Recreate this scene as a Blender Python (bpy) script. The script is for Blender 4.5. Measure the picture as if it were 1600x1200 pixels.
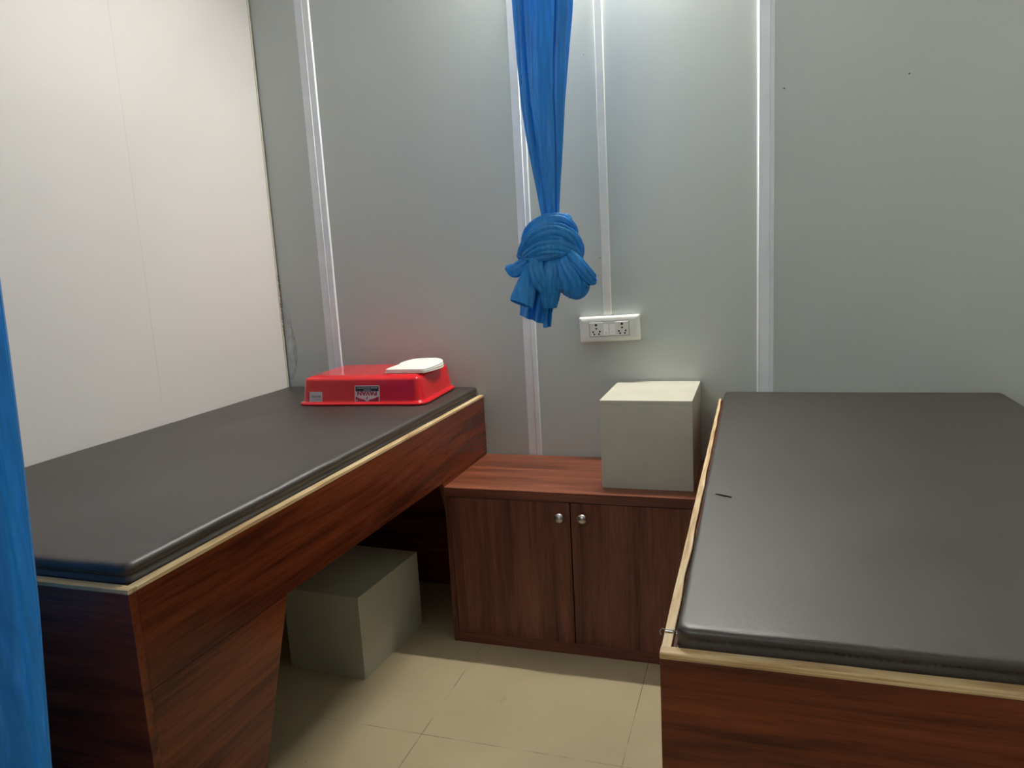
import bpy, bmesh, math, random
from mathutils import Vector, Matrix, noise
random.seed(4)
PI = math.pi
C = bpy.context.scene.collection
for o in list(bpy.data.objects): bpy.data.objects.remove(o)

# ------------------------------------------------------------------ camera, world, light, exposure
sc = bpy.context.scene
sc.view_settings.view_transform = 'Standard'
sc.view_settings.look = 'None'
sc.view_settings.gamma = 1
sc.view_settings.use_curve_mapping = False
sc.view_settings.exposure = 0.35
cd = bpy.data.cameras.new('camera'); cam = bpy.data.objects.new('camera', cd); C.objects.link(cam)
cd.sensor_width = 36.0; cd.lens = 1154.87 / 1600 * 36; cd.clip_start = 0.02
YAW, PITCH, ROLL = .3228, -.1679, -.0551
F = Vector((-math.sin(YAW)*math.cos(PITCH), math.cos(YAW)*math.cos(PITCH), math.sin(PITCH)))
R0 = Vector((math.cos(YAW), math.sin(YAW), 0)); U0 = R0.cross(F)
RR = R0*math.cos(ROLL) + U0*math.sin(ROLL); UU = U0*math.cos(ROLL) - R0*math.sin(ROLL)
m = Matrix((RR, UU, -F)).transposed().to_4x4(); m.translation = Vector((1.98651, -2.79105, 1.38))
cam.matrix_world = m
sc.camera = cam

w = bpy.data.worlds.new('world'); sc.world = w; w.use_nodes = True
w.node_tree.nodes['Background'].inputs[0].default_value = (.8, .9, 1, 1)
w.node_tree.nodes['Background'].inputs[1].default_value = 0.0

TUBE_POWER = 500.0      # emission strength of the batten on the back wall
FRONT_POWER = 88.0     # emission strength of the batten high on the front wall
TUBE = (1.13, 1.77, -.022, 2.66)

# ------------------------------------------------------------------ materials
def new_mat(name):
    mt = bpy.data.materials.new(name); mt.use_nodes = True
    nt = mt.node_tree; b = nt.nodes['Principled BSDF']
    return mt, nt, b
def N(nt, t, **kw):
    n = nt.nodes.new(t)
    for k, v in kw.items():
        if k in n.inputs: n.inputs[k].default_value = v
        else: setattr(n, k, v)
    return n
def coords(nt, scale=(1,1,1), rot=(0,0,0)):
    tc = nt.nodes.new('ShaderNodeTexCoord'); mp = nt.nodes.new('ShaderNodeMapping')
    mp.inputs['Scale'].default_value = scale; mp.inputs['Rotation'].default_value = rot
    nt.links.new(tc.outputs['Object'], mp.inputs[0]); return mp.outputs[0]
def ramp(nt, fac, stops):
    r = nt.nodes.new('ShaderNodeValToRGB'); e = r.color_ramp.elements
    while len(e) < len(stops): e.new(.5)
    for x, (p, c) in zip(e, stops):
        x.position = p; x.color = (*c, 1)
    nt.links.new(fac, r.inputs[0]); return r.outputs[0]
def bump(nt, b, h, strength, dist=.001):
    bp = nt.nodes.new('ShaderNodeBump'); bp.inputs['Strength'].default_value = strength
    bp.inputs['Distance'].default_value = dist
    nt.links.new(h, bp.inputs['Height']); nt.links.new(bp.outputs[0], b.inputs['Normal'])
def plain(name, col, rough=.5, metal=0, bumpy=None, spec=None, coat=0):
    mt, nt, b = new_mat(name)
    b.inputs['Roughness'].default_value = rough; b.inputs['Metallic'].default_value = metal
    if coat: b.inputs['Coat Weight'].default_value = coat; b.inputs['Coat Roughness'].default_value = .08
    if spec is not None: b.inputs['Specular IOR Level'].default_value = spec
    n = N(nt, 'ShaderNodeTexNoise', Scale=9.0, Detail=3.0); nt.links.new(coords(nt), n.inputs['Vector'])
    c = ramp(nt, n.outputs[0], [(.3, [x*.95 for x in col]), (.7, [min(1, x*1.04) for x in col])])
    nt.links.new(c, b.inputs['Base Color'])
    if bumpy:
        n2 = N(nt, 'ShaderNodeTexNoise', Scale=bumpy[0], Detail=4.0); nt.links.new(coords(nt), n2.inputs['Vector'])
        bump(nt, b, n2.outputs[0], bumpy[1])
    return mt
def wood(name, along, cols, rough=.28, fine=1.0, seed=0.0):
    mt, nt, b = new_mat(name)
    sc_ = {'x': (.7, 12, 12), 'y': (12, .7, 12), 'z': (12, 12, .7)}[along]
    v = coords(nt, sc_)
    add = nt.nodes.new('ShaderNodeVectorMath'); add.inputs[1].default_value = (seed, seed*1.7, seed*.6)
    nt.links.new(v, add.inputs[0]); v = add.outputs[0]
    a = N(nt, 'ShaderNodeTexNoise', Scale=1.3, Detail=6.0, Roughness=.62, Distortion=.7); nt.links.new(v, a.inputs['Vector'])
    c = ramp(nt, a.outputs[0], [(.30, cols[0]), (.5, cols[1]), (.72, cols[2])])
    f = N(nt, 'ShaderNodeTexNoise', Scale=9.0*fine, Detail=6.0, Roughness=.75, Distortion=.3); nt.links.new(v, f.inputs['Vector'])
    fr = ramp(nt, f.outputs[0], [(.32, (.50, .46, .44)), (.55, (1, 1, 1)), (.75, (1.0, 1.0, 1.0))])
    mx = N(nt, 'ShaderNodeMix', data_type='RGBA', blend_type='MULTIPLY'); mx.inputs[0].default_value = .8
    nt.links.new(c, mx.inputs[6]); nt.links.new(fr, mx.inputs[7]); nt.links.new(mx.outputs[2], b.inputs['Base Color'])
    b.inputs['Roughness'].default_value = rough
    b.inputs['Specular IOR Level'].default_value = .34
    bump(nt, b, f.outputs[0], .03)
    return mt
APR = [(.048, .0105, .005), (.145, .031, .011), (.23, .054, .018)]
DOR = [(.066, .021, .012), (.165, .051, .029), (.25, .088, .052)]
TOP = [(.10, .028, .014), (.22, .066, .032), (.33, .115, .062)]
m_wood_y = wood('laminate_grain_along_bed', 'y', APR, .22)
m_wood_x = wood('laminate_grain_across_bed', 'x', APR, .26, seed=3)
m_door = wood('walnut_laminate_upright', 'z', DOR, .38, 1.3)
m_door2 = wood('walnut_laminate_upright_other', 'z', DOR, .38, 1.3, seed=7)
m_top = wood('walnut_laminate_top', 'x', TOP, .33, 1.0, seed=5)
m_slab = wood('walnut_laminate_slab_edge', 'x', DOR, .33, 1.0, seed=5)
def ply(name, along):
    mt, nt, b = new_mat(name)
    sc_ = {'x': (4, 60, 60), 'y': (60, 4, 60)}[along]
    n = N(nt, 'ShaderNodeTexNoise', Scale=2.0, Detail=5.0); nt.links.new(coords(nt, sc_), n.inputs['Vector'])
    c = ramp(nt, n.outputs[0], [(.3, (.44, .27, .12)), (.5, (.68, .48, .25)), (.7, (.80, .64, .40))])
    # laminations: thin darker glue lines through the thickness
    w_ = N(nt, 'ShaderNodeTexWave', Scale=1.0, Distortion=.6); w_.bands_direction = 'Z'
    nt.links.new(coords(nt, (3, 3, 75)), w_.inputs['Vector'])
    wr = ramp(nt, w_.outputs[0], [(.12, (.55, .42, .30)), (.3, (1, 1, 1))])
    mx = N(nt, 'ShaderNodeMix', data_type='RGBA', blend_type='MULTIPLY'); mx.inputs[0].default_value = .5
    nt.links.new(c, mx.inputs[6]); nt.links.new(wr, mx.inputs[7]); nt.links.new(mx.outputs[2], b.inputs['Base Color'])
    b.inputs['Roughness'].default_value = .6
    bump(nt, b, n.outputs[0], .2)
    return mt
m_ply_x = ply('plywood_edge_across', 'x'); m_ply_y = ply('plywood_edge_along', 'y')
m_ply_raw = plain('raw_plywood', (.40, .27, .15), .7)

def leather(name):
    mt, nt, b = new_mat(name)
    n = N(nt, 'ShaderNodeTexNoise', Scale=2.2, Detail=4.0); nt.links.new(coords(nt), n.inputs['Vector'])
    c = ramp(nt, n.outputs[0], [(.3, (.025, .0175, .0145)), (.7, (.033, .0235, .0195))])
    nt.links.new(c, b.inputs['Base Color'])
    r = ramp(nt, n.outputs[0], [(.3, (.43,)*3), (.7, (.52,)*3)]); nt.links.new(r, b.inputs['Roughness'])
    b.inputs['Specular IOR Level'].default_value = .95
    vo = N(nt, 'ShaderNodeTexVoronoi', Scale=520.0); nt.links.new(coords(nt), vo.inputs['Vector'])
    wr = N(nt, 'ShaderNodeTexNoise', Scale=26.0, Detail=3.0); nt.links.new(coords(nt, (1, .35, 1)), wr.inputs['Vector'])
    ad = N(nt, 'ShaderNodeMath', operation='MULTIPLY_ADD'); ad.inputs[1].default_value = 1.6
    nt.links.new(wr.outputs[0], ad.inputs[0]); nt.links.new(vo.outputs['Distance'], ad.inputs[2])
    bump(nt, b, ad.outputs[0], .22, .0006)
    return mt
m_leather = leather('dark_brown_leatherette')
m_seam = plain('leatherette_stitching', (.060, .052, .048), .8)

def wall_mat(name, c0, c1, rough, bs=.05):
    mt, nt, b = new_mat(name)
    n = N(nt, 'ShaderNodeTexNoise', Scale=1.3, Detail=2.0); nt.links.new(coords(nt), n.inputs['Vector'])
    nt.links.new(ramp(nt, n.outputs[0], [(.3, c0), (.7, c1)]), b.inputs['Base Color'])
    b.inputs['Roughness'].default_value = rough
    n2 = N(nt, 'ShaderNodeTexNoise', Scale=1.0, Detail=3.0); nt.links.new(coords(nt, (8, 8, 120)), n2.inputs['Vector'])
    bump(nt, b, n2.outputs[0], bs, .0005)
    return mt
m_wall = wall_mat('grey_green_wall_panel', (.535, .570, .535), (.555, .585, .550), .40)
m_wall_left = wall_mat('cream_wall_panel', (.72, .69, .655), (.745, .715, .68), .55)
m_ceil = plain('white_ceiling', (.8, .8, .78), .8)
m_trim = plain('white_coated_joint_trim', (.84, .87, .89), .34)
m_trim_hi = plain('white_trim_ridge', (.88, .89, .90), .25)
m_cream = plain('cream_edge_trim', (.72, .68, .56), .5)
m_pvc = plain('white_pvc', (.80, .79, .73), .4)
m_pvc2 = plain('white_switch_plate_plastic', (.87, .86, .80), .24)
m_black = plain('black_socket_hole', (.006, .006, .006), .6)
m_greyline = plain('grey_gap_line', (.10, .11, .11), .6)
m_white = plain('white_rocker_plastic', (.84, .83, .80), .25)
m_grey_lam = plain('pale_grey_green_laminate', (.56, .54, .44), .5, bumpy=(300, .05))
m_red = plain('glossy_red_plastic', (.72, .004, .012), .16, coat=.3)
m_cloth = plain('white_cotton', (.86, .84, .76), .9, bumpy=(60, .4))
m_steel = plain('brushed_steel_knob', (.55, .53, .50), .32, 1)
m_wire = plain('thin_steel_wire', (.35, .35, .34), .35, 1)
m_label_white = plain('sticker_white', (.78, .62, .62), .4)
m_label_grey = plain('sticker_grey_paper', (.62, .56, .56), .5)
m_label_ink = plain('sticker_ink', (.14, .13, .15), .5)
m_label_black = plain('sticker_black', (.010, .012, .02), .35)
m_label_red = plain('sticker_dark_red', (.36, .003, .018), .35)
m_debris = plain('crumbled_filler', (.30, .28, .22), .9)

def floor_mat():
    mt, nt, b = new_mat('beige_vinyl_floor_tiles')
    v = coords(nt)
    n = N(nt, 'ShaderNodeTexNoise', Scale=2.6, Detail=5.0); nt.links.new(v, n.inputs['Vector'])
    base = ramp(nt, n.outputs[0], [(.28, (.43, .355, .215)), (.55, (.50, .415, .255)), (.75, (.54, .455, .29))])
    sx = N(nt, 'ShaderNodeSeparateXYZ'); nt.links.new(v, sx.inputs[0])
    def M(op, a, b_=None, c=None):
        q = N(nt, 'ShaderNodeMath', operation=op)
        for i, s in enumerate((a, b_, c)):
            if s is None: continue
            if isinstance(s, (int, float)): q.inputs[i].default_value = s
            else: nt.links.new(s, q.inputs[i])
        return q.outputs[0]
    def line(coord, off, per, wd):
        t = M('DIVIDE', M('SUBTRACT', coord, off), per)
        fr = M('FRACT', M('ADD', t, .5)); d = M('ABSOLUTE', M('SUBTRACT', fr, .5))
        return M('LESS_THAN', d, wd/per)
    lx = line(sx.outputs[0], 1.0430, .5985, .0011); ly = line(sx.outputs[1], -.998, .60, .0010)
    seams = M('MAXIMUM', lx, ly)
    br = N(nt, 'ShaderNodeTexNoise', Scale=7.0, Detail=4.0); nt.links.new(v, br.inputs['Vector'])
    brk = ramp(nt, br.outputs[0], [(.44, (0.15,)*3), (.56, (1,)*3)])
    fac = M('MULTIPLY', seams, brk)
    mx = N(nt, 'ShaderNodeMix', data_type='RGBA'); nt.links.new(fac, mx.inputs[0])
    nt.links.new(base, mx.inputs[6]); mx.inputs[7].default_value = (.16, .12, .07, 1)
    # small scuffs
    sn = N(nt, 'ShaderNodeTexNoise', Scale=16.0, Detail=2.0); nt.links.new(coords(nt, (1.0, .6, 1)), sn.inputs['Vector'])
    sm = ramp(nt, sn.outputs[0], [(.74, (0, 0, 0)), (.79, (.5,)*3)])
    mx2 = N(nt, 'ShaderNodeMix', data_type='RGBA'); nt.links.new(sm, mx2.inputs[0])
    nt.links.new(mx.outputs[2], mx2.inputs[6]); mx2.inputs[7].default_value = (.20, .16, .11, 1)
    nt.links.new(mx2.outputs[2], b.inputs['Base Color'])
    b.inputs['Roughness'].default_value = .42
    return mt
m_floor = floor_mat()

def curtain_mat(name, col, tr):
    mt, nt, b = new_mat(name)
    b.inputs['Roughness'].default_value = .33
    b.inputs['Sheen Weight'].default_value = .08; b.inputs['Sheen Tint'].default_value = (.5, .75, 1, 1)
    n = N(nt, 'ShaderNodeTexNoise', Scale=1.0, Detail=5.0, Roughness=.6, Distortion=.3); nt.links.new(coords(nt, (95, 95, 5)), n.inputs['Vector'])
    c = ramp(nt, n.outputs[0], [(.3, [x*.78 for x in col]), (.58, col), (.74, [min(1, x*1.2+.05) for x in col])])
    nt.links.new(c, b.inputs['Base Color'])
    bump(nt, b, n.outputs[0], .45, .0016)
    t = nt.nodes.new('ShaderNodeBsdfTranslucent'); nt.links.new(c, t.inputs[0])
    ms = nt.nodes.new('ShaderNodeMixShader'); ms.inputs[0].default_value = tr
    out = nt.nodes['Material Output']
    nt.links.new(b.outputs[0], ms.inputs[1]); nt.links.new(t.outputs[0], ms.inputs[2]); nt.links.new(ms.outputs[0], out.inputs[0])
    return mt
m_curt = curtain_mat('blue_satin_curtain', (.032, .355, .84), .30)

def film_mat():
    mt, nt, b = new_mat('clear_peeling_film')
    b.inputs['Base Color'].default_value = (.8, .82, .82, 1); b.inputs['Roughness'].default_value = .25
    t = nt.nodes.new('ShaderNodeBsdfTransparent'); ms = nt.nodes.new('ShaderNodeMixShader')
    n = N(nt, 'ShaderNodeTexNoise', Scale=40.0, Detail=3.0); nt.links.new(coords(nt, (1, 1, .3)), n.inputs['Vector'])
    f = ramp(nt, n.outputs[0], [(.35, (.14,)*3), (.65, (.55,)*3)])
    nt.links.new(f, ms.inputs[0]); nt.links.new(t.outputs[0], ms.inputs[1]); nt.links.new(b.outputs[0], ms.inputs[2])
    nt.links.new(ms.outputs[0], nt.nodes['Material Output'].inputs[0])
    return mt
m_film = film_mat()
def emit(name, col, s):
    mt, nt, b = new_mat(name)
    b.inputs['Base Color'].default_value = (.9, .9, .9, 1)
    b.inputs['Emission Color'].default_value = (*col, 1); b.inputs['Emission Strength'].default_value = s
    return mt
m_tube = emit('lit_batten_diffuser', (1, .97, .90), TUBE_POWER)
m_panel = emit('lit_front_batten_diffuser', (1, .98, .94), FRONT_POWER)

# ------------------------------------------------------------------ helpers
def finish(name, bm, mat, parent=None, smooth=False, autos=None):
    bmesh.ops.recalc_face_normals(bm, faces=bm.faces[:])
    me = bpy.data.meshes.new(name); bm.to_mesh(me); bm.free()
    me.materials.append(mat)
    o = bpy.data.objects.new(name, me); C.objects.link(o)
    if smooth:
        for p in me.polygons: p.use_smooth = True
        if autos:
            o.modifiers.new('wn', 'WEIGHTED_NORMAL')
    if parent: o.parent = parent
    return o
def thing(name, label, cat, loc=(0, 0, 0), rz=0, group=None):
    o = bpy.data.objects.new(name, None); C.objects.link(o); o.empty_display_size = .1
    o.location = loc; o.rotation_euler = (0, 0, rz); o['label'] = label; o['category'] = cat
    if group: o['group'] = group
    return o
def tag(o, label, cat, group=None):
    o['label'] = label; o['category'] = cat
    if group: o['group'] = group
    return o
def struct(o):
    o['kind'] = 'structure'; return o
def add_box(bm, a, b, bev=0, seg=2):
    vs = [bm.verts.new((x, y, z)) for x in (a[0], b[0]) for y in (a[1], b[1]) for z in (a[2], b[2])]
    fs = [(0, 1, 3, 2), (4, 6, 7, 5), (0, 4, 5, 1), (2, 3, 7, 6), (0, 2, 6, 4), (1, 5, 7, 3)]
    faces = [bm.faces.new([vs[i] for i in f]) for f in fs]
    if bev:
        es = list({e for f in faces for e in f.edges})
        bmesh.ops.bevel(bm, geom=es, offset=bev, segments=seg, affect='EDGES', profile=.5)
def box(name, a, b, mat, parent=None, bev=.0, seg=2):
    bm = bmesh.new(); add_box(bm, a, b, bev, seg)
    return finish(name, bm, mat, parent)
def add_prism(bm, pts, axis, lo, hi):
    """closed polygon pts (2D) extruded along axis"""
    def P(p, t):
        return {'x': (t, p[0], p[1]), 'y': (p[0], t, p[1]), 'z': (p[0], p[1], t)}[axis]
    A = [bm.verts.new(P(p, lo)) for p in pts]; B = [bm.verts.new(P(p, hi)) for p in pts]
    n = len(pts)
    bm.faces.new(A); bm.faces.new(B[::-1])
    for i in range(n): bm.faces.new((A[i], A[(i+1) % n], B[(i+1) % n], B[i]))
def prism(name, pts, axis, lo, hi, mat, parent=None):
    bm = bmesh.new(); add_prism(bm, pts, axis, lo, hi); return finish(name, bm, mat, parent)
def rrect(hx, hy, r, n=6, sub=1):
    r = max(min(r, hx-1e-5, hy-1e-5), 1e-5); out = []
    for (sx, sy, a0) in ((1, 1, 0), (-1, 1, PI/2), (-1, -1, PI), (1, -1, 3*PI/2)):
        for k in range(n+1):
            a = a0 + PI/2*k/n
            out.append((sx*(hx-r) + r*math.cos(a), sy*(hy-r) + r*math.sin(a)))
    if sub > 1:   # extra points along the straight sides
        o2 = []
        for i, p in enumerate(out):
            q = out[(i+1) % len(out)]; o2.append(p)
            if (i % (n+1)) == n:
                for k in range(1, sub): t = k/sub; o2.append((p[0]+(q[0]-p[0])*t, p[1]+(q[1]-p[1])*t))
        out = o2
    return out
def slab(bm, cx, cy, hx, hy, r, prof, n=6, sub=1, wob=None, cap0=True, cap1=True):
    """stack of rounded rectangles; prof = [(inset, z), ...]"""
    rings = []
    for (ins, z) in prof:
        ring = []
        for (x, y) in rrect(hx-ins, hy-ins, max(r-ins, .002), n, sub):
            p = Vector((cx+x, cy+y, z))
            if wob: p = wob(p, ins)
            ring.append(bm.verts.new(p))
        rings.append(ring)
    for a, b in zip(rings, rings[1:]):
        k = len(a)
        for i in range(k): bm.faces.new((a[i], a[(i+1) % k], b[(i+1) % k], b[i]))
    if cap0: bm.faces.new(rings[0][::-1])
    if cap1: bm.faces.new(rings[-1])
    return rings
def add_tube(bm, pts, rad, n=10, cap=True):
    pts = [Vector(p) for p in pts]
    rads = rad if isinstance(rad, (list, tuple)) else [rad]*len(pts)
    rings = []; up = Vector((0, 0, 1)); prev = None
    for i, p in enumerate(pts):
        d = (pts[min(i+1, len(pts)-1)] - pts[max(i-1, 0)]).normalized()
        if prev is None:
            s = d.cross(up)
            if s.length < 1e-3: s = d.cross(Vector((1, 0, 0)))
        else: s = prev - d*prev.dot(d)
        s.normalize(); prev = s; t = d.cross(s)
        rings.append([bm.verts.new(p + (s*math.cos(a)+t*math.sin(a))*rads[i]) for a in [2*PI*k/n for k in range(n)]])
    for a, b in zip(rings, rings[1:]):
        for i in range(n): bm.faces.new((a[i], a[(i+1) % n], b[(i+1) % n], b[i]))
    if cap: bm.faces.new(rings[0][::-1]); bm.faces.new(rings[-1])
def add_lathe(bm, prof, origin, axis, n=24):
    """prof = [(radius, distance along axis)]"""
    ax = Vector(axis).normalized(); s = ax.orthogonal().normalized(); t = ax.cross(s); O = Vector(origin)
    rings = [[bm.verts.new(O + ax*h + (s*math.cos(2*PI*k/n) + t*math.sin(2*PI*k/n))*r) for k in range(n)] for r, h in prof]
    for a, b in zip(rings, rings[1:]):
        for i in range(n): bm.faces.new((a[i], a[(i+1) % n], b[(i+1) % n], b[i]))
    bm.faces.new(rings[0][::-1]); bm.faces.new(rings[-1])

# ------------------------------------------------------------------ the room
XR, YF, ZC = 2.860, -4.4, 2.85
struct(box('floor', (-.12, YF-.1, -.06), (XR+.12, .1, 0), m_floor))
struct(box('ceiling', (-.12, YF-.1, ZC), (XR+.12, .1, ZC+.06), m_ceil))
wb = struct(box('wall_back', (-.12, 0, 0), (XR+.12, .1, ZC), m_wall))
struct(box('wall_right', (XR, YF, 0), (XR+.1, 0, ZC), m_wall))
struct(box('wall_front', (-.12, YF-.1, 0), (XR+.12, YF, ZC), m_wall))
# left wall: three cream panels that butt at fine seams, stopping a few mm short of the back wall
bm = bmesh.new()
for y0, y1 in ((YF, -1.9570), (-1.9570, -.7460), (-.7460, -.006)):
    add_box(bm, (-.1, y0, 0), (0, y1, ZC), .0005, 1)
wl = struct(finish('wall_left', bm, m_wall_left))
t1 = struct(box('trim_1', (-.004, -.012, .0), (.0045, -.004, ZC), m_cream, None, .0015))
# crumbled filler along the corner
bm = bmesh.new()
for i in range(16):
    z = 1.36 - i*.017 + random.uniform(-.004, .004); s = random.uniform(.002, .0045)
    add_box(bm, (.003, -.006-s, z-s), (.004+s*1.2, -.001, z+s*1.3), s*.3, 1)
fl = finish('filler_crumbs', bm, m_debris); struct(fl)
fl.name = 'trim_2'

def strip(n, x0, x1, side):
    """extruded joint cover: flat flange, rounded ridge; side = fraction where the ridge begins"""
    w_ = x1-x0; a = x0 + w_*side[0]; b_ = x0 + w_*side[1]
    pts = [(x0, -.0005), (x0, -.0025), (a-.001, -.0030), (a+.002, -.0085), (b_-.002, -.0085), (b_+.001, -.0030), (x1, -.0025), (x1, -.0005)]
    o = struct(prism(f'trim_{n}', pts, 'z', .0, ZC-.002, m_trim))
    bm = bmesh.new(); add_tube(bm, [(a+.003, -.0078, .001), (a+.003, -.0078, ZC-.004)], .0022, 8)
    r = finish('bright_ridge', bm, m_trim_hi, o, True)
    return o
strip(3, .215, .2845, (.50, .98))
strip(4, 1.112, 1.1665, (.58, .98))
strip(5, 1.9905, 2.0480, (.08, .76))

# tiny dark screw heads and marks on the back wall panels
def spot(x, z, r):
    bm = bmesh.new(); add_lathe(bm, [(r, 0), (r, .0008), (r*.6, .0014)], (x, .0002, z), (0, -1, 0), 10)
    return finish('screw_head', bm, m_greyline, wb)
for x, z, r in ((2.078, 1.896, .0028), (2.456, 1.896, .0026), (1.395, 2.093, .0018), (1.4286, 1.364, .0020), (1.36, 2.30, .003)):
    spot(x, z, r)

# peeling film on the back wall beside the corner
bm = bmesh.new()
NX, NZ = 8, 40
g = []
for j in range(NZ+1):
    t = j/NZ; z = .905 + t*.335
    wd = (.020 + .034*math.sin(PI*min(1, t*1.05)**.8))*(1 if t < .9 else (1-t)*10+.02)
    row = []
    for i in range(NX+1):
        s = i/NX; x = .006 + s*max(wd, .002)
        y = -.0012 - .006*s*(1-s)*2 - .0035*abs(noise.noise(Vector((x*90, z*28, 2))))
        row.append(bm.verts.new((x, y, z)))
    g.append(row)
for j in range(NZ):
    for i in range(NX): bm.faces.new((g[j][i], g[j][i+1], g[j+1][i+1], g[j+1][i]))
o = finish('plastic_film', bm, m_film, None, True)
md = o.modifiers.new('t', 'SOLIDIFY'); md.thickness = .0003
tag(o, 'strip of clear peeling plastic film stuck in the corner behind the left bed', 'film')

# ------------------------------------------------------------------ lights of the room
lt = thing('batten_light', 'white wall batten light above the cupboard on the grey wall', 'light', ((TUBE[0]+TUBE[1])/2, 0, TUBE[3]))
hl = (TUBE[1]-TUBE[0])/2
box('housing', (-hl-.02, -.036, .014), (hl+.02, -.001, .045), m_pvc2, lt, .003)
bm = bmesh.new(); add_tube(bm, [(-hl, -.022, 0), (hl, -.022, 0)], .0135, 14); finish('diffuser', bm, m_tube, lt, True)
lp = thing('batten_light', 'long white batten light high on the front wall facing the beds', 'light', (1.10, YF, 2.46))
box('housing', (-.47, .001, -.018), (.47, .022, .018), m_pvc2, lp, .003)
bm = bmesh.new(); add_tube(bm, [(-.45, .036, 0), (.45, .036, 0)], .0135, 14); finish('diffuser', bm, m_panel, lp, True)

# ------------------------------------------------------------------ examination beds
def mattress(x0, x1, y0, y1, z0, z1, seed, bulges=True):
    bm = bmesh.new(); cx, cy, hx, hy = (x0+x1)/2, (y0+y1)/2, (x1-x0)/2, (y1-y0)/2
    h = z1-z0
    if bulges:
        prof = [(.010, z0), (.004, z0+h*.05), (.0015, z0+h*.15), (.0012, z0+h*.26), (.0020, z0+h*.34), (.0055, z0+h*.42), (.0062, z0+h*.47),
            (.0025, z0+h*.54), (.0005, z0+h*.64), (0, z0+h*.74), (.0012, z0+h*.84), (.0035, z0+h*.91), (.0070, z0+h*.96), (.012, z0+h*.988), (.022, z1), (.06, z1+.001), (.14, z1+.002), (.28, z1+.0025), (.40, z1+.0025)]
    else:
        prof = [(.006, z0), (.002, z0+h*.05), (.0005, z0+h*.15), (0, z0+h*.3), (.0002, z0+h*.42), (.0010, z0+h*.53), (.0018, z0+h*.60), (.0010, z0+h*.66),
            (0, z0+h*.76), (.0008, z0+h*.85), (.0025, z0+h*.92), (.0055, z0+h*.968), (.0095, z0+h*.990), (.018, z1), (.06, z1+.001), (.14, z1+.002), (.28, z1+.0025), (.40, z1+.0025)]
    def wob(p, ins):
        k = noise.noise(Vector((p.x*5, p.y*5, seed)))
        k2 = noise.noise(Vector((p.x*17, p.y*17, p.z*30+seed)))
        e = max(0, 1-ins/.05)
        p = p.copy()
        d = Vector((p.x-cx, 0 if abs(p.y-cy) < hy-.06 else p.y-cy, 0))
        if d.length > 0: d.normalize()
        p -= d*(.0022*abs(k)*e + .0010*k2*e) * (1 if ins > 0 or True else 0)
        if ins > .004: p.z += .0014*k + .0006*k2*e
        return p
    slab(bm, cx, cy, hx, hy, .022, prof, 6, 40, wob)
    o = finish('mattress', bm, m_leather, None, True)
    # seam with stitches along the near end and both long sides
    bm = bmesh.new(); zs = z0+h*.62
    n = int((x1-x0)/.009)
    for i in range(4, n-3):
        x = x0 + (x1-x0)*i/n
        add_box(bm, (x-.0022, y0-.0010, zs-.0004), (x+.0022, y0+.0030, zs+.0004))
    finish('stitching', bm, m_seam, o)
    return o

# left bed -----------------------------------------------------------
ZT = .8362; ZL = ZT-.0085; XB = .928; YB = -1.8387; TH = .019
YW = -.004
lb = thing('examination_bed', 'long reddish wood laminate bed frame against the cream left wall', 'bed', (0, 0, 0))
def za(y): return .6226 + (y+1.3977)*(-.0194)
# apron and leg pieces of the long side that faces the room
SE = za(-1.3977)
prism('apron_panel', [(YB+TH, ZL), (YB+TH, za(YB)), (-.004, za(0)), (-.004, ZL)], 'x', XB-TH, XB, m_wood_y, lb)
prism('leg_panel', [(YB+TH, za(YB)-.0012), (-1.3977, SE-.0012), (-1.5379, .264), (-1.641, .0), (YB+TH, 0)], 'x', XB-TH, XB-.0003, m_wood_y, lb)
prism('leg_panel', [(-.004, za(0)-.0012), (-.464, za(-.464)-.0012), (-.329, .264), (-.226, 0), (-.004, 0)], 'x', XB-TH, XB-.0003, m_wood_y, lb)
box('end_panel', (.004, YB, 0), (XB, YB+TH, ZL), m_wood_x, lb, .0006, 1)
box('end_panel', (.004, -.022, 0), (XB-TH-.001, -.004, ZL-.03), m_wood_x, lb)
box('deck', (.004, YB+TH, ZL-.022), (XB-TH, -.023, ZL-.004), m_ply_raw, lb)
# the pale raw plywood edge that tops the frame
def wavy_edge(name, mat, parent, a, b, along, wfn, z0, z1):
    """strip running from a to b (along x or y); wfn(t) gives the two sideways limits"""
    bm = bmesh.new(); n = 60; rings = []
    for i in range(n+1):
        t = a + (b-a)*i/n; lo, hi = wfn(t)
        P = (lambda s, z: (t, s, z)) if along == 'x' else (lambda s, z: (s, t, z))
        zz = z1 + .0006*noise.noise(Vector((t*9, 1, 0)))
        rings.append([bm.verts.new(P(*q)) for q in ((lo, z0), (lo, zz-.001), (lo+.001, zz), (hi-.001, zz), (hi, zz-.001), (hi, z0))])
    for r, s in zip(rings, rings[1:]):
        for k in range(6): bm.faces.new((r[k], r[(k+1) % 6], s[(k+1) % 6], s[k]))
    bm.faces.new(rings[0]); bm.faces.new(rings[-1][::-1])
    return finish(name, bm, mat, parent)
e1 = wavy_edge('plywood_edge', m_ply_y, lb, YB+TH, -.004, 'y', lambda t: (XB-TH, XB+.0006+.0007*noise.noise(Vector((t*11, 0, 0)))), ZL+.0004, ZT)
e1['label'] = 'pale raw plywood edge'
e2 = wavy_edge('plywood_edge', m_ply_x, lb, .004, XB, 'x', lambda t: (YB-.0005-.0005*noise.noise(Vector((t*11, 4, 0))), YB+TH), ZL+.0004, ZT)
e2['label'] = 'pale raw plywood edge'
mat1 = mattress(.006, XB-TH-.001, YB+TH+.001, -.006, ZL-.0035, .8725, 3)
tag(mat1, 'dark brown leatherette mattress on the left bed, red tray on its far end', 'mattress')

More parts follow.
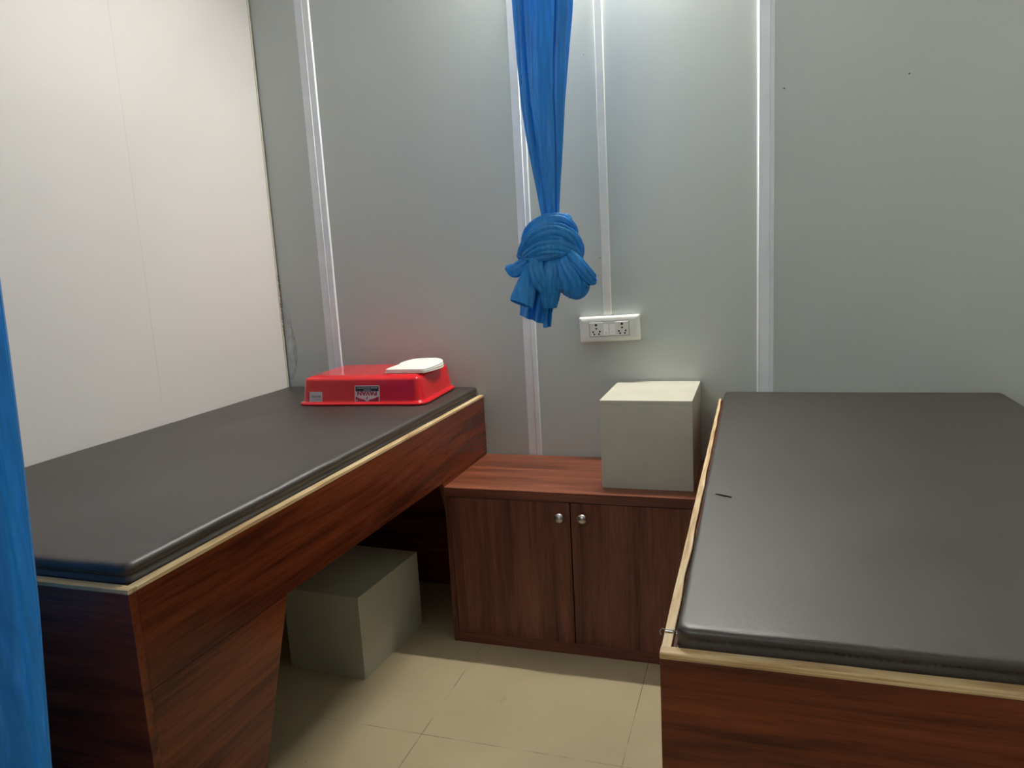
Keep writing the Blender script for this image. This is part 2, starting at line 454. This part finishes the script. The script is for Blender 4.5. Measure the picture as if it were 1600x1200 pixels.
# right bed ----------------------------------------------------------
XL2, XR2, YB2, ZT2 = 1.8600, 2.790, -1.8302, .8277
ZL2 = ZT2-.0085
rb = thing('examination_bed', 'reddish wood laminate bed frame right of the cupboard with splintered pale edge', 'bed', (0, 0, 0))
prism('apron_panel', [(YB2+TH, ZL2), (YB2+TH, .615), (-.004, .605), (-.004, ZL2)], 'x', XL2, XL2+TH, m_wood_y, rb)
prism('leg_panel', [(YB2+TH, .6138), (-1.39, .6110), (-1.63, 0), (YB2+TH, 0)], 'x', XL2+.0003, XL2+TH, m_wood_y, rb)
prism('leg_panel', [(-.004, .6038), (-.46, .6060), (-.225, 0), (-.004, 0)], 'x', XL2+.0003, XL2+TH, m_wood_y, rb)
box('end_panel', (XL2, YB2, 0), (XR2, YB2+TH, ZL2), m_wood_x, rb, .0015, 2)
box('end_panel', (XL2+TH+.001, -.022, 0), (XR2, -.004, ZL2-.03), m_wood_x, rb)
box('deck', (XL2+TH, YB2+TH, ZL2-.022), (XR2, -.023, ZL2-.004), m_ply_raw, rb)
box('side_panel', (XR2-.012, YB2+TH, .615), (XR2, -.023, ZL2-.023), m_wood_y, rb)
e3 = wavy_edge('plywood_edge', m_ply_y, rb, YB2+TH, -.004, 'y',
               lambda t: (XL2-.0005+.0012*noise.noise(Vector((t*7, 0, 3))), XL2+TH-.005-.0055*(t+1.83)/1.83+.0028*noise.noise(Vector((t*8, 0, 0)))), ZL2+.0004, ZT2)
e3['label'] = 'pale splintered plywood edge'
e4 = wavy_edge('plywood_edge', m_ply_x, rb, XL2, XR2, 'x', lambda t: (YB2-.0006-.0006*noise.noise(Vector((t*11, 4, 0))), YB2+TH), ZL2+.0004, ZT2+.001)
e4['label'] = 'pale raw plywood edge'
# thin wire loop round the edge near the front corner
bm = bmesh.new()
yw = YB2+.062
pts = [(XL2-.005, yw-.001, ZT2-.006), (XL2-.0075, yw, ZT2-.001), (XL2-.004, yw+.001, ZT2+.0035), (XL2+.004, yw+.0005, ZT2+.0022), (XL2+.012, yw, ZT2+.0022), (XL2+.0170, yw-.004, ZT2+.0035), (XL2+.0185, yw-.010, ZT2+.002)]
add_tube(bm, pts, .0009, 6)
add_box(bm, (XL2+.001, yw-.0035, ZT2+.0006), (XL2+.012, yw+.0035, ZT2+.0022))
finish('wire_clip', bm, m_wire, rb)
mat2 = mattress(1.8800, 2.764, YB2+TH+.002, -.006, ZL2-.0035, .8560, 9, False)
tag(mat2, 'dark brown leatherette mattress on the right bed with nothing on it', 'mattress')

# a short dark scuff on the right mattress
bm = bmesh.new()
for a, b_, w_ in (((1.912, -1.214), (1.930, -1.2215), .0016), ((1.928, -1.2205), (1.938, -1.2275), .0022), ((1.905, -1.2125), (1.914, -1.2135), .0008)):
    d = Vector((b_[0]-a[0], b_[1]-a[1])).normalized(); n_ = Vector((-d.y, d.x))*w_
    add_prism(bm, [(a[0]-n_.x*.3, a[1]-n_.y*.3), (b_[0]-n_.x, b_[1]-n_.y), (b_[0]+n_.x, b_[1]+n_.y), (a[0]+n_.x*.3, a[1]+n_.y*.3)], 'z', .8566, .8590)
o = finish('scuff_mark', bm, m_black, mat2); o['label'] = 'short scuff mark'

# ------------------------------------------------------------------ low cupboard between the beds
cb = thing('low_cupboard', 'low reddish brown two-door wooden cupboard between the two beds', 'cupboard', (0, 0, 0))
CX0, CX1, CYF, CZ = .9305, 1.8585, -.4660, .5905
SB = .5575
bt = box('worktop', (CX0, CYF-.001, SB), (CX1, -.010, CZ), m_top, cb, .0008, 1)
bt.data.materials.append(m_slab)
for p in bt.data.polygons:
    if p.normal.z < .5: p.material_index = 1
box('side_panel', (CX0, CYF+.001, 0), (CX0+.018, -.010, SB-.0005), m_door, cb, .0006, 1)
box('side_panel', (CX1-.018, CYF+.001, 0), (CX1, -.010, SB-.0005), m_door, cb, .0006, 1)
box('back_panel', (CX0+.019, -.022, .05), (CX1-.019, -.011, SB-.001), m_door, cb)
box('base_panel', (CX0+.019, CYF+.022, .030), (CX1-.019, -.023, .042), m_door, cb)
box('plinth', (CX0+.0185, CYF+.0015, 0), (CX1-.0185, CYF+.019, .0415), m_slab, cb, .0006, 1)
def knob(parent, x, z, y):
    bm = bmesh.new()
    add_lathe(bm, [(.0100, 0), (.0100, .0015), (.0055, .003), (.0052, .009), (.0110, .0115), (.0160, .0145), (.0175, .018), (.0166, .0220), (.0128, .0260), (.0066, .0284), (.001, .0290)], (x, y, z), (0, -1, 0), 28)
    return finish('knob', bm, m_steel, parent, True)
d1 = box('door', (CX0+.0205, CYF, .0425), (1.3890, CYF+.018, SB-.003), m_door, cb, .0008, 1)
knob(d1, 1.3560, .5060, CYF)
d2 = box('door', (1.3930, CYF, .0425), (CX1-.0205, CYF+.018, SB-.003), m_door2, cb, .0008, 1)
knob(d2, 1.4355, .5075, CYF)

# ------------------------------------------------------------------ the two laminate step boxes
def step_box(label, loc, rz, w_, d_, h_, x0):
    t = thing('step_box', label, 'box', loc, rz, None); T = .012
    x1 = x0+w_; b_ = .0007
    box('top_panel', (x0, 0, h_-T), (x1, d_, h_), m_grey_lam, t, b_, 1)
    box('front_panel', (x0, 0, 0), (x1, T, h_-T-.0003), m_grey_lam, t, b_, 1)
    box('back_panel', (x0, d_-T, 0), (x1, d_, h_-T-.0003), m_grey_lam, t, b_, 1)
    box('side_panel', (x0, T+.0003, 0), (x0+T, d_-T-.0003, h_-T-.0003), m_grey_lam, t, b_, 1)
    box('side_panel', (x1-T, T+.0003, 0), (x1, d_-T-.0003, h_-T-.0003), m_grey_lam, t, b_, 1)
    return t
step_box('pale grey laminate box standing on the cupboard top against the wall', (1.488, -.3885, CZ), 0, .3050, .3800, .3045, 0)
step_box('shadowed grey laminate box on the floor under the left bed', (.731, -.7763, 0), -.0624, .3065, .4054, .2955, -.3065)

# ------------------------------------------------------------------ red tray, upside down
TZ = .8766
tub = thing('plastic_tray', 'glossy red plastic tray turned upside down on the left mattress', 'tray', (.584, -.240, TZ), math.radians(3.6))
bm = bmesh.new()
hx, hy, H = .259, .190, .1045
prof = [(.000, .0), (-.001, .004), (.001, .0085), (.006, .0105), (.0125, .0115), (.0150, .0150), (.0165, .030), (.0230, .070), (.0255, .087), (.0280, .0940), (.0335, .0983), (.0410, .1005), (.05, H), (.10, H), (.16, H)]
outer = slab(bm, 0, 0, hx, hy, .048, prof, 10, 4, None, False, True)
inner = [(.004, .0), (.005, .0065), (.0140, .0085), (.0190, .018), (.0265, .070), (.0300, .088), (.038, .0960), (.06, .0975), (.16, .0975)]
innr = slab(bm, 0, 0, hx, hy, .048, inner, 10, 4, None, False, True)
k = len(outer[0])
for i in range(k): bm.faces.new((outer[0][i], outer[0][(i+1) % k], innr[0][(i+1) % k], innr[0][i]))
finish('tray_body', bm, m_red, tub, True, True)
# stickers lie on the sloping front side
FY = -hy+.0195
slope = math.atan2(.0065, .04)
def sticker_frame(x, z):
    e = Matrix.Translation((x, -hy+.0165+(z-.030)*.1625-.0004, z)) @ Matrix.Rotation(-slope, 4, 'X')
    return e
def put(o, M_):      # bake a local matrix into the mesh and parent to the tray
    o.data.transform(M_); o.parent = tub; return o
def flat(name, pts, mat, M_, y0, y1, parent=None):
    bm = bmesh.new(); add_prism(bm, pts, 'y', y0, y1)
    o = finish(name, bm, mat); o.data.transform(M_); o.parent = parent or tub; return o
# brand sticker, drawn upright then turned half a turn because the tray is upside down
LM = sticker_frame(.030, .0400) @ Matrix.Rotation(PI, 4, 'Y')
lw, lh = .0500, .0315
def rr(hx_, hy_, r, n=5): return rrect(hx_, hy_, r, n)
st = flat('brand_sticker', rr(lw, lh, .006), m_label_white, LM, -.0006, 0)
st['label'] = 'upside-down brand sticker with red and black bands'
def sub(name, pts, mat, y0=-.0010, y1=-.0004):
    return flat(name, pts, mat, LM, y0, y1, st)
# black band at the foot of the upright sticker (top in the photograph)
bx, by = lw-.0035, lh-.0035
sub('black_band', [(-bx, -by), (bx, -by), (bx, -by+.0185), (-bx, -by+.0185)], m_label_black)
# red crest areas left and right above the arc
def arc(x): return .0085 + .0125*(1-(x/bx)**2)
for s in (-1, 1):
    pts = [(s*bx*k_/14, arc(s*bx*k_/14)) for k_ in range(0, 15)] + [(s*bx, by), (0, by)]
    sub('red_corner', pts, m_label_red)
bm = bmesh.new()
add_lathe(bm, [(.0098, 0), (.0098, .0006)], (0, -.0010, .0170), (0, -1, 0), 24); o = finish('crest_ring', bm, m_label_white); o.data.transform(LM); o.parent = st
bm = bmesh.new()
add_lathe(bm, [(.0076, 0), (.0076, .0004)], (0, -.0016, .0170), (0, -1, 0), 24); o = finish('crest_disc', bm, m_label_grey); o.data.transform(LM); o.parent = st
sub('crest_mark', [(-.0026, .0108), (.0006, .0100), (.0030, .0200), (.0002, .0215)], m_label_red, -.0024, -.0019)
bm = bmesh.new(); add_lathe(bm, [(.0026, 0), (.0026, .0003)], (bx-.0050, -.0010, by-.0050), (0, -1, 0), 12)
o = finish('small_ring', bm, m_label_white); o.data.transform(LM); o.parent = st
def text_mesh(body, size, mat, M_, parent, name, sx=1.0, bold=.0):
    cu = bpy.data.curves.new('t', 'FONT'); cu.body = body; cu.size = size; cu.align_x = 'CENTER'; cu.align_y = 'CENTER'; cu.extrude = .0003; cu.offset = bold
    to = bpy.data.objects.new('t', cu); C.objects.link(to); bpy.context.view_layer.update()
    me = bpy.data.meshes.new_from_object(to.evaluated_get(bpy.context.evaluated_depsgraph_get()))
    bpy.data.objects.remove(to); me.materials.clear(); me.materials.append(mat)
    me.transform(M_ @ Matrix.Rotation(PI/2, 4, 'X') @ Matrix.Diagonal((sx, 1, 1, 1)))
    o = bpy.data.objects.new(name, me); C.objects.link(o); o.parent = parent; return o
text_mesh('PAVAN', .0215, m_label_red, LM @ Matrix.Translation((0, -.0012, -.0030)), st, 'brand_letters', 1.16, .0009)
# the two tiny lines of print in the black band (too small to read in the photograph)
random.seed(11)
def dashes(parent, M_, x0, x1, z, h_, mat, y0=-.0015, y1=-.0009, gap=.0006):
    bm = bmesh.new(); x = x0
    while x < x1:
        l = random.uniform(.0012, .0026)
        add_prism(bm, [(x, z), (min(x+l, x1), z), (min(x+l, x1), z+h_), (x, z+h_)], 'y', y0, y1); x += l+gap
    o = finish('fine_print', bm, mat); o.data.transform(M_); o.parent = parent; return o
dashes(st, LM, -.042, -.014, -.0235, .0026, m_label_grey); dashes(st, LM, -.011, .042, -.0235, .0026, m_label_grey)
dashes(st, LM, -.014, .014, -.0160, .0026, m_label_grey)
# small price sticker
PM = sticker_frame(-.1800, .0300) @ Matrix.Rotation(PI, 4, 'Y')
ps = flat('price_sticker', rr(.0265, .0200, .0015, 3), m_label_grey, PM, -.0006, 0)
ps['label'] = 'small white price sticker'
for z, a, b_, h_ in ((.0110, -.021, .004, .0030), (.0125, .007, .020, .0025), (.0060, -.021, .012, .0018), (-.0050, -.020, -.006, .0070), (-.0045, -.003, .018, .0065)):
    dashes(ps, PM, a, b_, z, h_, m_label_ink, -.0010, -.0005, .0011)

# folded cloth on the tray
def folded_cloth():
    bm = bmesh.new()
    # outline in tray-top plane, metres (x, y) from the near left corner
    out = [(.0, .0), (.045, -.003), (.10, -.006), (.150, -.006), (.166, .015), (.180, .060), (.188, .110), (.182, .150), (.166, .178), (.140, .192), (.105, .196), (.070, .190), (.040, .172), (.024, .140), (.016, .110), (.020, .085), (.006, .040)]
    n = len(out); P = []
    for i in range(n):       # smooth closed outline
        p0, p1, p2, p3 = [Vector(out[(i+d) % n]) for d in (-1, 0, 1, 2)]
        for s in range(4):
            t = s/4; P.append(.5*((2*p1)+(-p0+p2)*t+(2*p0-5*p1+4*p2-p3)*t*t+(-p0+3*p1-3*p2+p3)*t**3))
    cxx = sum(p.x for p in P)/len(P); cyy = sum(p.y for p in P)/len(P)
    z = 0; rings = []
    lay = [(.96, 0), (1, .0012), (1, .0035), (.975, .0050), (.972, .0056), (.995, .0068), (.997, .0092), (.975, .0110), (.965, .0118), (.985, .0130), (.98, .0150), (.93, .0168), (.8, .0180), (.55, .0185), (.25, .0188)]
    for f, zz in lay:
        ring = []
        for p in P:
            x = cxx+(p.x-cxx)*f; y = cyy+(p.y-cyy)*f
            k_ = noise.noise(Vector((x*25, y*25, zz*60)))
            ring.append(bm.verts.new((x+.0015*k_, y, zz*(1+.85*max(0, y)/.2) + .0008*k_*(1 if zz > .001 else 0))))
        rings.append(ring)
    m_ = len(P)
    for a, b in zip(rings, rings[1:]):
        for i in range(m_): bm.faces.new((a[i], a[(i+1) % m_], b[(i+1) % m_], b[i]))
    bm.faces.new(rings[0][::-1]); bm.faces.new(rings[-1])
    return finish('folded_cloth', bm, m_cloth, None, True)
fc = folded_cloth(); fc.location = (.672, -.346, TZ+H+.0006); fc.rotation_euler = (0, 0, .10)
tag(fc, 'small folded white cloth on the red tray', 'cloth')

# ------------------------------------------------------------------ socket plate and conduit
cdt = thing('cable_conduit', 'thin white plastic conduit running down the wall to the socket plate', 'conduit', (1.4535, 0, 1.15))
prism('casing', [(-.015, -.0005), (-.015, -.011), (-.0125, -.013), (.0125, -.013), (.015, -.011), (.015, -.0005)], 'z', .0, ZC-1.152, m_pvc, cdt)
sk = thing('socket_plate', 'white switch and socket plate low on the grey wall under the conduit', 'socket', (1.4640, 0, 1.1000))
sk.rotation_euler = (0, math.radians(-1.6), 0)
bm = bmesh.new()
def ring_slab_y(bm, hx_, hz_, r, prof, n=5):
    """like slab but built facing -y: prof = [(inset, y)]"""
    rings = []
    for ins, y in prof:
        rings.append([bm.verts.new((x, y, z)) for x, z in rrect(hx_-ins, hz_-ins, max(r-ins, .001), n)])
    for a, b in zip(rings, rings[1:]):
        k_ = len(a)
        for i in range(k_): bm.faces.new((a[i], a[(i+1) % k_], b[(i+1) % k_], b[i]))
    bm.faces.new(rings[0]); bm.faces.new(rings[-1])
ring_slab_y(bm, .1130, .0465, .003, [(0, -.0008), (0, -.028), (.001, -.029)])
finish('surface_box', bm, m_pvc2, sk)
bm = bmesh.new()
ring_slab_y(bm, .1155, .0485, .005, [(.001, -.0292), (0, -.031), (.0005, -.034), (.004, -.038), (.009, -.0405), (.018, -.0410)])
pl = finish('cover_plate', bm, m_pvc2, sk, True, True)
box('module_gap', (-.0755, -.0416, -.0283), (.0755, -.0405, .0283), m_greyline, sk)
box('module_frame', (-.0740, -.0430, -.0268), (.0740, -.0412, .0268), m_pvc2, sk)
def socket_module(cx):
    o = box('socket', (cx-.0245, -.0440, -.0258), (cx+.0245, -.0412, .0258), m_pvc2, sk, .0008, 1)
    for dx, dz, r in ((0, .0165, .0046), (0, .0030, .0035), (-.0125, -.0095, .0036), (.0130, -.0090, .0036), (-.0085, -.0185, .0034), (.0095, -.0180, .0034)):
        bm = bmesh.new(); add_lathe(bm, [(r, 0), (r, .0006)], (cx+dx, -.0439, dz), (0, -1, 0), 14)
        finish('pin_hole', bm, m_black, o)
socket_module(-.0490); socket_module(.0490)
for cx in (-.0118, .0118):
    bm = bmesh.new()
    add_prism(bm, [(-.0412, -.0245), (-.0470, -.0225), (-.0445, .0010), (-.0425, .0250), (-.0412, .0250)], 'x', cx-.0093, cx+.0093)
    r = finish('rocker_switch', bm, m_white, sk)
    bm = bmesh.new(); add_box(bm, (cx-.0028, -.0470, -.0130), (cx+.0028, -.0455, -.0118)); finish('indicator_mark', bm, m_greyline, r)

# ------------------------------------------------------------------ curtains and their rails
RZ = 2.50
cr = thing('curtain_rail', 'thin steel curtain rail above the gap between the beds', 'rail', (1.405, 0, RZ))
bm = bmesh.new(); add_tube(bm, [(0, -.003, .0), (0, -2.03, .0)], .009, 12); finish('rail', bm, m_steel, cr, True)
bm = bmesh.new(); add_tube(bm, [(0, -1.2, .008), (0, -1.2, ZC-RZ-.001)], .004, 8); finish('hanger', bm, m_steel, cr, True)
cr2 = thing('curtain_rail', 'thin steel curtain rail across the bay above the foot of the beds', 'rail', (0, -2.05, RZ))
bm = bmesh.new(); add_tube(bm, [(.003, 0, .0), (XR-.003, 0, .0)], .009, 12); finish('rail', bm, m_steel, cr2, True)

# knotted curtain: local frame turned to match the run of its folds; X right, Y away, Z up
KS = .00195
kc = thing('knotted_curtain', 'blue satin curtain tied into a big knot hanging above the cupboard', 'curtain', (1.4075, -.650, 1.335), YAW)
def K(u, v, d=0):
    return Vector((KS*((u-857) - .048*(v-422)), d, KS*1.015*(422-v)))
# drape: closed pleated tube; rows: v, left, right, depth half-thickness
rows = [(-175, 789, 893, .055), (-60, 792, 892, .055), (0, 797, 890, .052), (60, 801, 888, .050), (120, 806, 883, .047), (180, 812, 879, .043), (240, 823, 877, .038), (300, 836, 873, .032), (345, 845, 871, .028), (385, 848, 872, .026)]
def lerp_rows(v):
    for a, b in zip(rows, rows[1:]):
        if v <= b[0]:
            t = (v-a[0])/(b[0]-a[0]); t = max(0, min(1, t))
            return [p+(q-p)*t for p, q in zip(a, b)]
    return rows[-1]
bm = bmesh.new(); rings = []
NV, NT = 130, 168
for j in range(NV+1):
    v = -160 + (385+160)*j/NV
    _, l, r, dh = lerp_rows(v)
    cx = (l+r)/2; hw = (r-l)/2
    ring = []
    for i in range(NT):
        th = 2*PI*i/NT
        # pleats: broad lobes with sharp valleys, drifting with height
        ph = th*3.0 + .8*math.sin(th*2+.6) + .35*math.sin(v*.009+1.0) + .2
        lob = abs(math.sin(ph)); lob = lob**.5
        ph2 = th*11 + v*.006 + 1.5*math.sin(th*3)
        amp = .58 + .06*math.sin(v*.02+th)
        rad = 1 - amp*(1-lob) + .05*math.sin(ph2)
        x = cx + hw*math.copysign(abs(math.cos(th))**.9, math.cos(th))*rad
        d = dh*math.sin(th)*rad*1.15
        ring.append(bm.verts.new(K(x, v, d)))
    rings.append(ring)
for a, b in zip(rings, rings[1:]):
    for i in range(NT): bm.faces.new((a[i], a[(i+1) % NT], b[(i+1) % NT], b[i]))
bm.faces.new(rings[0][::-1]); bm.faces.new(rings[-1])
finish('drape', bm, m_curt, kc, True)

def crom(P, n):
    out = []
    for i in range(len(P)-1):
        p0 = P[max(i-1, 0)]; p1 = P[i]; p2 = P[i+1]; p3 = P[min(i+2, len(P)-1)]
        for s in range(n):
            t = s/n; out.append([.5*((2*b)+(-a+c)*t+(2*a-5*b+4*c-d)*t*t+(-a+3*b-3*c+d)*t**3) for a, b, c, d in zip(p0, p1, p2, p3)])
    out.append(list(P[-1])); return out
def band(bm, pts, thick=.45, pleats=5, amp=.16, seed=0, n=9, NT=84, openend=False, twist=0):
    """swept bunch of cloth. pts rows: (u, v, depth, half width in px across the view plane)"""
    Q = crom([tuple(p) for p in pts], n)
    C3 = [K(q[0], q[1], q[2]) for q in Q]; rings = []
    for i, (q, c) in enumerate(zip(Q, C3)):
        d = (C3[min(i+1, len(C3)-1)]-C3[max(i-1, 0)]).normalized()
        # keep the broad side of the band towards -Y
        nrm = Vector((q[0]-862, 0, -(q[1]-410)))*.0016 + Vector((0, -1 if q[2] < .01 else 1, 0))
        nrm = (nrm - d*nrm.dot(d)).normalized(); s = d.cross(nrm).normalized()
        w_ = q[3]*KS; ring = []
        for k_ in range(NT):
            a = 2*PI*k_/NT + 0
            fold = abs(math.sin(a*pleats/2 + seed + 1.3*math.sin(a+seed*2+i*.04) + .6*math.sin(i*.11+seed) + twist*i*.05))**.45
            r = 1 - amp*(.35+1.5*abs(noise.noise(Vector((math.cos(a)*1.6+seed, math.sin(a)*1.6, i*.05)))))*1.5*(1-fold) + .05*noise.noise(Vector((math.cos(a)*2, math.sin(a)*2+i*.12, seed))) - .05*abs(noise.noise(Vector((a*3.5, i*.05, seed+5))))**.6
            ring.append(bm.verts.new(c + s*math.cos(a)*w_*r + nrm*math.sin(a)*w_*thick*r))
        rings.append(ring)
    for a, b in zip(rings, rings[1:]):
        for k_ in range(NT): bm.faces.new((a[k_], a[(k_+1) % NT], b[(k_+1) % NT], b[k_]))
    bm.faces.new(rings[0][::-1])
    if not openend: bm.faces.new(rings[-1])
    return rings
# wraps of the knot
bm = bmesh.new()
band(bm, [(826, 392, .02, 8), (822, 380, -.012, 10), (829, 362, -.034, 12), (850, 350, -.046, 12), (873, 350, -.042, 11), (890, 362, -.018, 9), (893, 378, .02, 7)], .5, 6, .26, .4)
finish('knot_wrap', bm, m_curt, kc, True)
bm = bmesh.new()
band(bm, [(817, 400, .022, 9), (819, 388, -.022, 11), (834, 370, -.048, 13), (858, 364, -.058, 14), (882, 372, -.050, 14), (897, 388, -.026, 12), (902, 404, .012, 8)], .5, 7, .26, 1.3)
finish('knot_wrap', bm, m_curt, kc, True)
bm = bmesh.new()
band(bm, [(819, 404, .02, 8), (823, 397, -.030, 10), (842, 388, -.054, 14), (866, 387, -.062, 14), (888, 394, -.046, 11), (902, 410, -.010, 6)], .42, 7, .28, 2.2)
finish('knot_wrap', bm, m_curt, kc, True)
bm = bmesh.new()
band(bm, [(818, 398, .0, 8), (826, 400, -.036, 7), (848, 400, -.056, 6), (872, 394, -.060, 7), (892, 394, -.040, 8), (902, 412, -.004, 6)], .6, 7, .25, 3.0)
finish('knot_wrap', bm, m_curt, kc, True)
bm = bmesh.new()
band(bm, [(862, 352, .012, 5), (872, 346, -.012, 7), (882, 345, -.020, 6), (886, 352, -.012, 5), (887, 368, .006, 6)], .5, 5, .3, .9)
finish('knot_wrap', bm, m_curt, kc, True)
# inner mass of the knot
bm = bmesh.new()
band(bm, [(860, 352, 0, 18), (858, 370, 0, 30), (860, 395, 0, 34), (862, 415, 0, 28), (862, 430, 0, 18)], .95, 6, .1, .3)
finish('knot_core', bm, m_curt, kc, True)
# loose cloth under the knot
def sheet_tail(name, rows_, folds, amp, seed, NS=44, n=8, hollow=.0025):
    """a thin folded sheet; rows: (left u, left v, right u, right v, depth)"""
    bm = bmesh.new(); Q = crom([tuple(r) for r in rows_], n); g = []
    for j, q in enumerate(Q):
        t = j/(len(Q)-1); row = []
        for i in range(NS+1):
            s = i/NS
            u = q[0]+(q[2]-q[0])*s; v = q[1]+(q[3]-q[1])*s
            f = math.sin(s*PI*folds + seed + .8*math.sin(t*2.2+seed))
            f2 = noise.noise(Vector((s*9, t*3, seed)))
            dep = q[4] + KS*(amp*(.25+.75*t)*f + 5*f2)
            row.append(bm.verts.new(K(u, v, dep)))
        g.append(row)
    for a, b in zip(g, g[1:]):
        for i in range(NS): bm.faces.new((a[i], a[i+1], b[i+1], b[i]))
    o = finish(name, bm, m_curt, kc, True)
    md = o.modifiers.new('t', 'SOLIDIFY'); md.thickness = .0012
    return o
# left ear
bm = bmesh.new(); band(bm, [(829, 404, -.020, 7), (816, 410, -.030, 10), (804, 417, -.030, 11), (796, 414, -.028, 8), (790, 411, -.026, 3.5)], .35, 9, .28, .2)
finish('loose_ear', bm, m_curt, kc, True)
bm = bmesh.new(); band(bm, [(826, 398, -.004, 5), (815, 398, -.006, 5), (809, 396, -.006, 3), (807, 394, -.006, 1)], .5, 3, .2, .2)
finish('loose_ear', bm, m_curt, kc, True)
# left flaring tail, open like a sleeve at its foot
bm = bmesh.new()
R_ = band(bm, [(832, 404, -.026, 9), (825, 425, -.036, 13), (819, 446, -.044, 17), (815, 458, -.048, 19), (812, 466, -.052, 20)], .55, 3, .22, 1.1, 8, 48, True)
o = finish('loose_tail', bm, m_curt, kc, True); md = o.modifiers.new('t', 'SOLIDIFY'); md.thickness = .001
sheet_tail('loose_tail', [(826, 418, 846, 412, -.022), (815, 446, 850, 440, -.026), (812, 470, 850, 468, -.024), (811, 483, 846, 496, -.020), (811, 483.5, 846, 497, -.020)], 4.2, 8, .4)
# strands that meet in the middle
bm = bmesh.new(); band(bm, [(838, 398, -.040, 10), (836, 416, -.052, 13), (842, 436, -.056, 12), (851, 449, -.052, 8), (856, 455, -.044, 3)], .5, 9, .3, .5)
finish('loose_strand', bm, m_curt, kc, True)
bm = bmesh.new(); band(bm, [(862, 398, -.040, 11), (860, 418, -.056, 14), (858, 440, -.056, 15), (856, 462, -.046, 14), (856, 474, -.040, 11)], .42, 9, .2, 2.0)
finish('loose_strand', bm, m_curt, kc, True)
sheet_tail('loose_tail', [(838, 430, 868, 430, -.034), (842, 455, 868, 458, -.036), (846, 480, 860, 478, -.034), (846, 492, 859, 490, -.033), (846.5, 504, 858, 503, -.032)], 2.6, 6, 2.2)
# right pouch with gathers
bm = bmesh.new(); band(bm, [(872, 394, -.036, 12), (878, 410, -.048, 19), (884, 426, -.050, 26), (888, 440, -.044, 29), (887, 449, -.034, 26), (883, 456, -.026, 15)], .62, 15, .20, .9, 9, 84)
finish('loose_pouch', bm, m_curt, kc, True)
# right crinkled strand
bm = bmesh.new(); band(bm, [(880, 394, -.050, 8), (892, 406, -.070, 9), (904, 420, -.076, 10), (914, 431, -.070, 10), (920, 437, -.062, 8), (924, 437, -.058, 4)], .45, 6, .4, 1.4, 9, 48, False, 1)
finish('loose_strand', bm, m_curt, kc, True)
sheet_tail('loose_tail', [(896, 424, 906, 412, -.060), (903, 439, 918, 425, -.062), (908, 446, 923, 434, -.058), (910, 449, 926, 436, -.056)], 5, 7, 3.0)

# left curtain: hangs across the foot of the left bed
lc = thing('bay_curtain', 'blue curtain at the left edge in front of the left bed', 'curtain', (0, -2.05, 0))
prof = [(2.49, 1.085), (2.0, 1.065), (1.6, 1.042), (1.42, 1.030), (1.28, 1.022), (1.13, 1.011), (.914, .9917), (.647, .958), (.40, .938), (.12, .925)]
def edge(z):
    for a, b in zip(prof, prof[1:]):
        if z >= b[0]: t = (a[0]-z)/(a[0]-b[0]); return a[1]+(b[1]-a[1])*t
    return prof[-1][1]
bm = bmesh.new(); g = []; NS, NZ = 320, 90
for j in range(NZ+1):
    z = 2.488 - (2.488-.12)*j/NZ; ex = edge(z); row = []
    for i in range(NS+1):
        s = i/NS; x = .02 + (ex-.02)*s
        k_ = (1-s)**1.0
        y = .030*math.sin(s*PI*17 + .5*math.sin(z*1.3)) + .012*math.sin(s*PI*41+z*1.1) + .02*noise.noise(Vector((s*6, z*.8, 1)))
        y *= min(1, .25+(1-s)*9)
        row.append(bm.verts.new((x, y, z)))
    g.append(row)
for a, b in zip(g, g[1:]):
    for i in range(NS): bm.faces.new((a[i], a[i+1], b[i+1], b[i]))
o = finish('drape', bm, m_curt, lc, True); md = o.modifiers.new('t', 'SOLIDIFY'); md.thickness = .0012
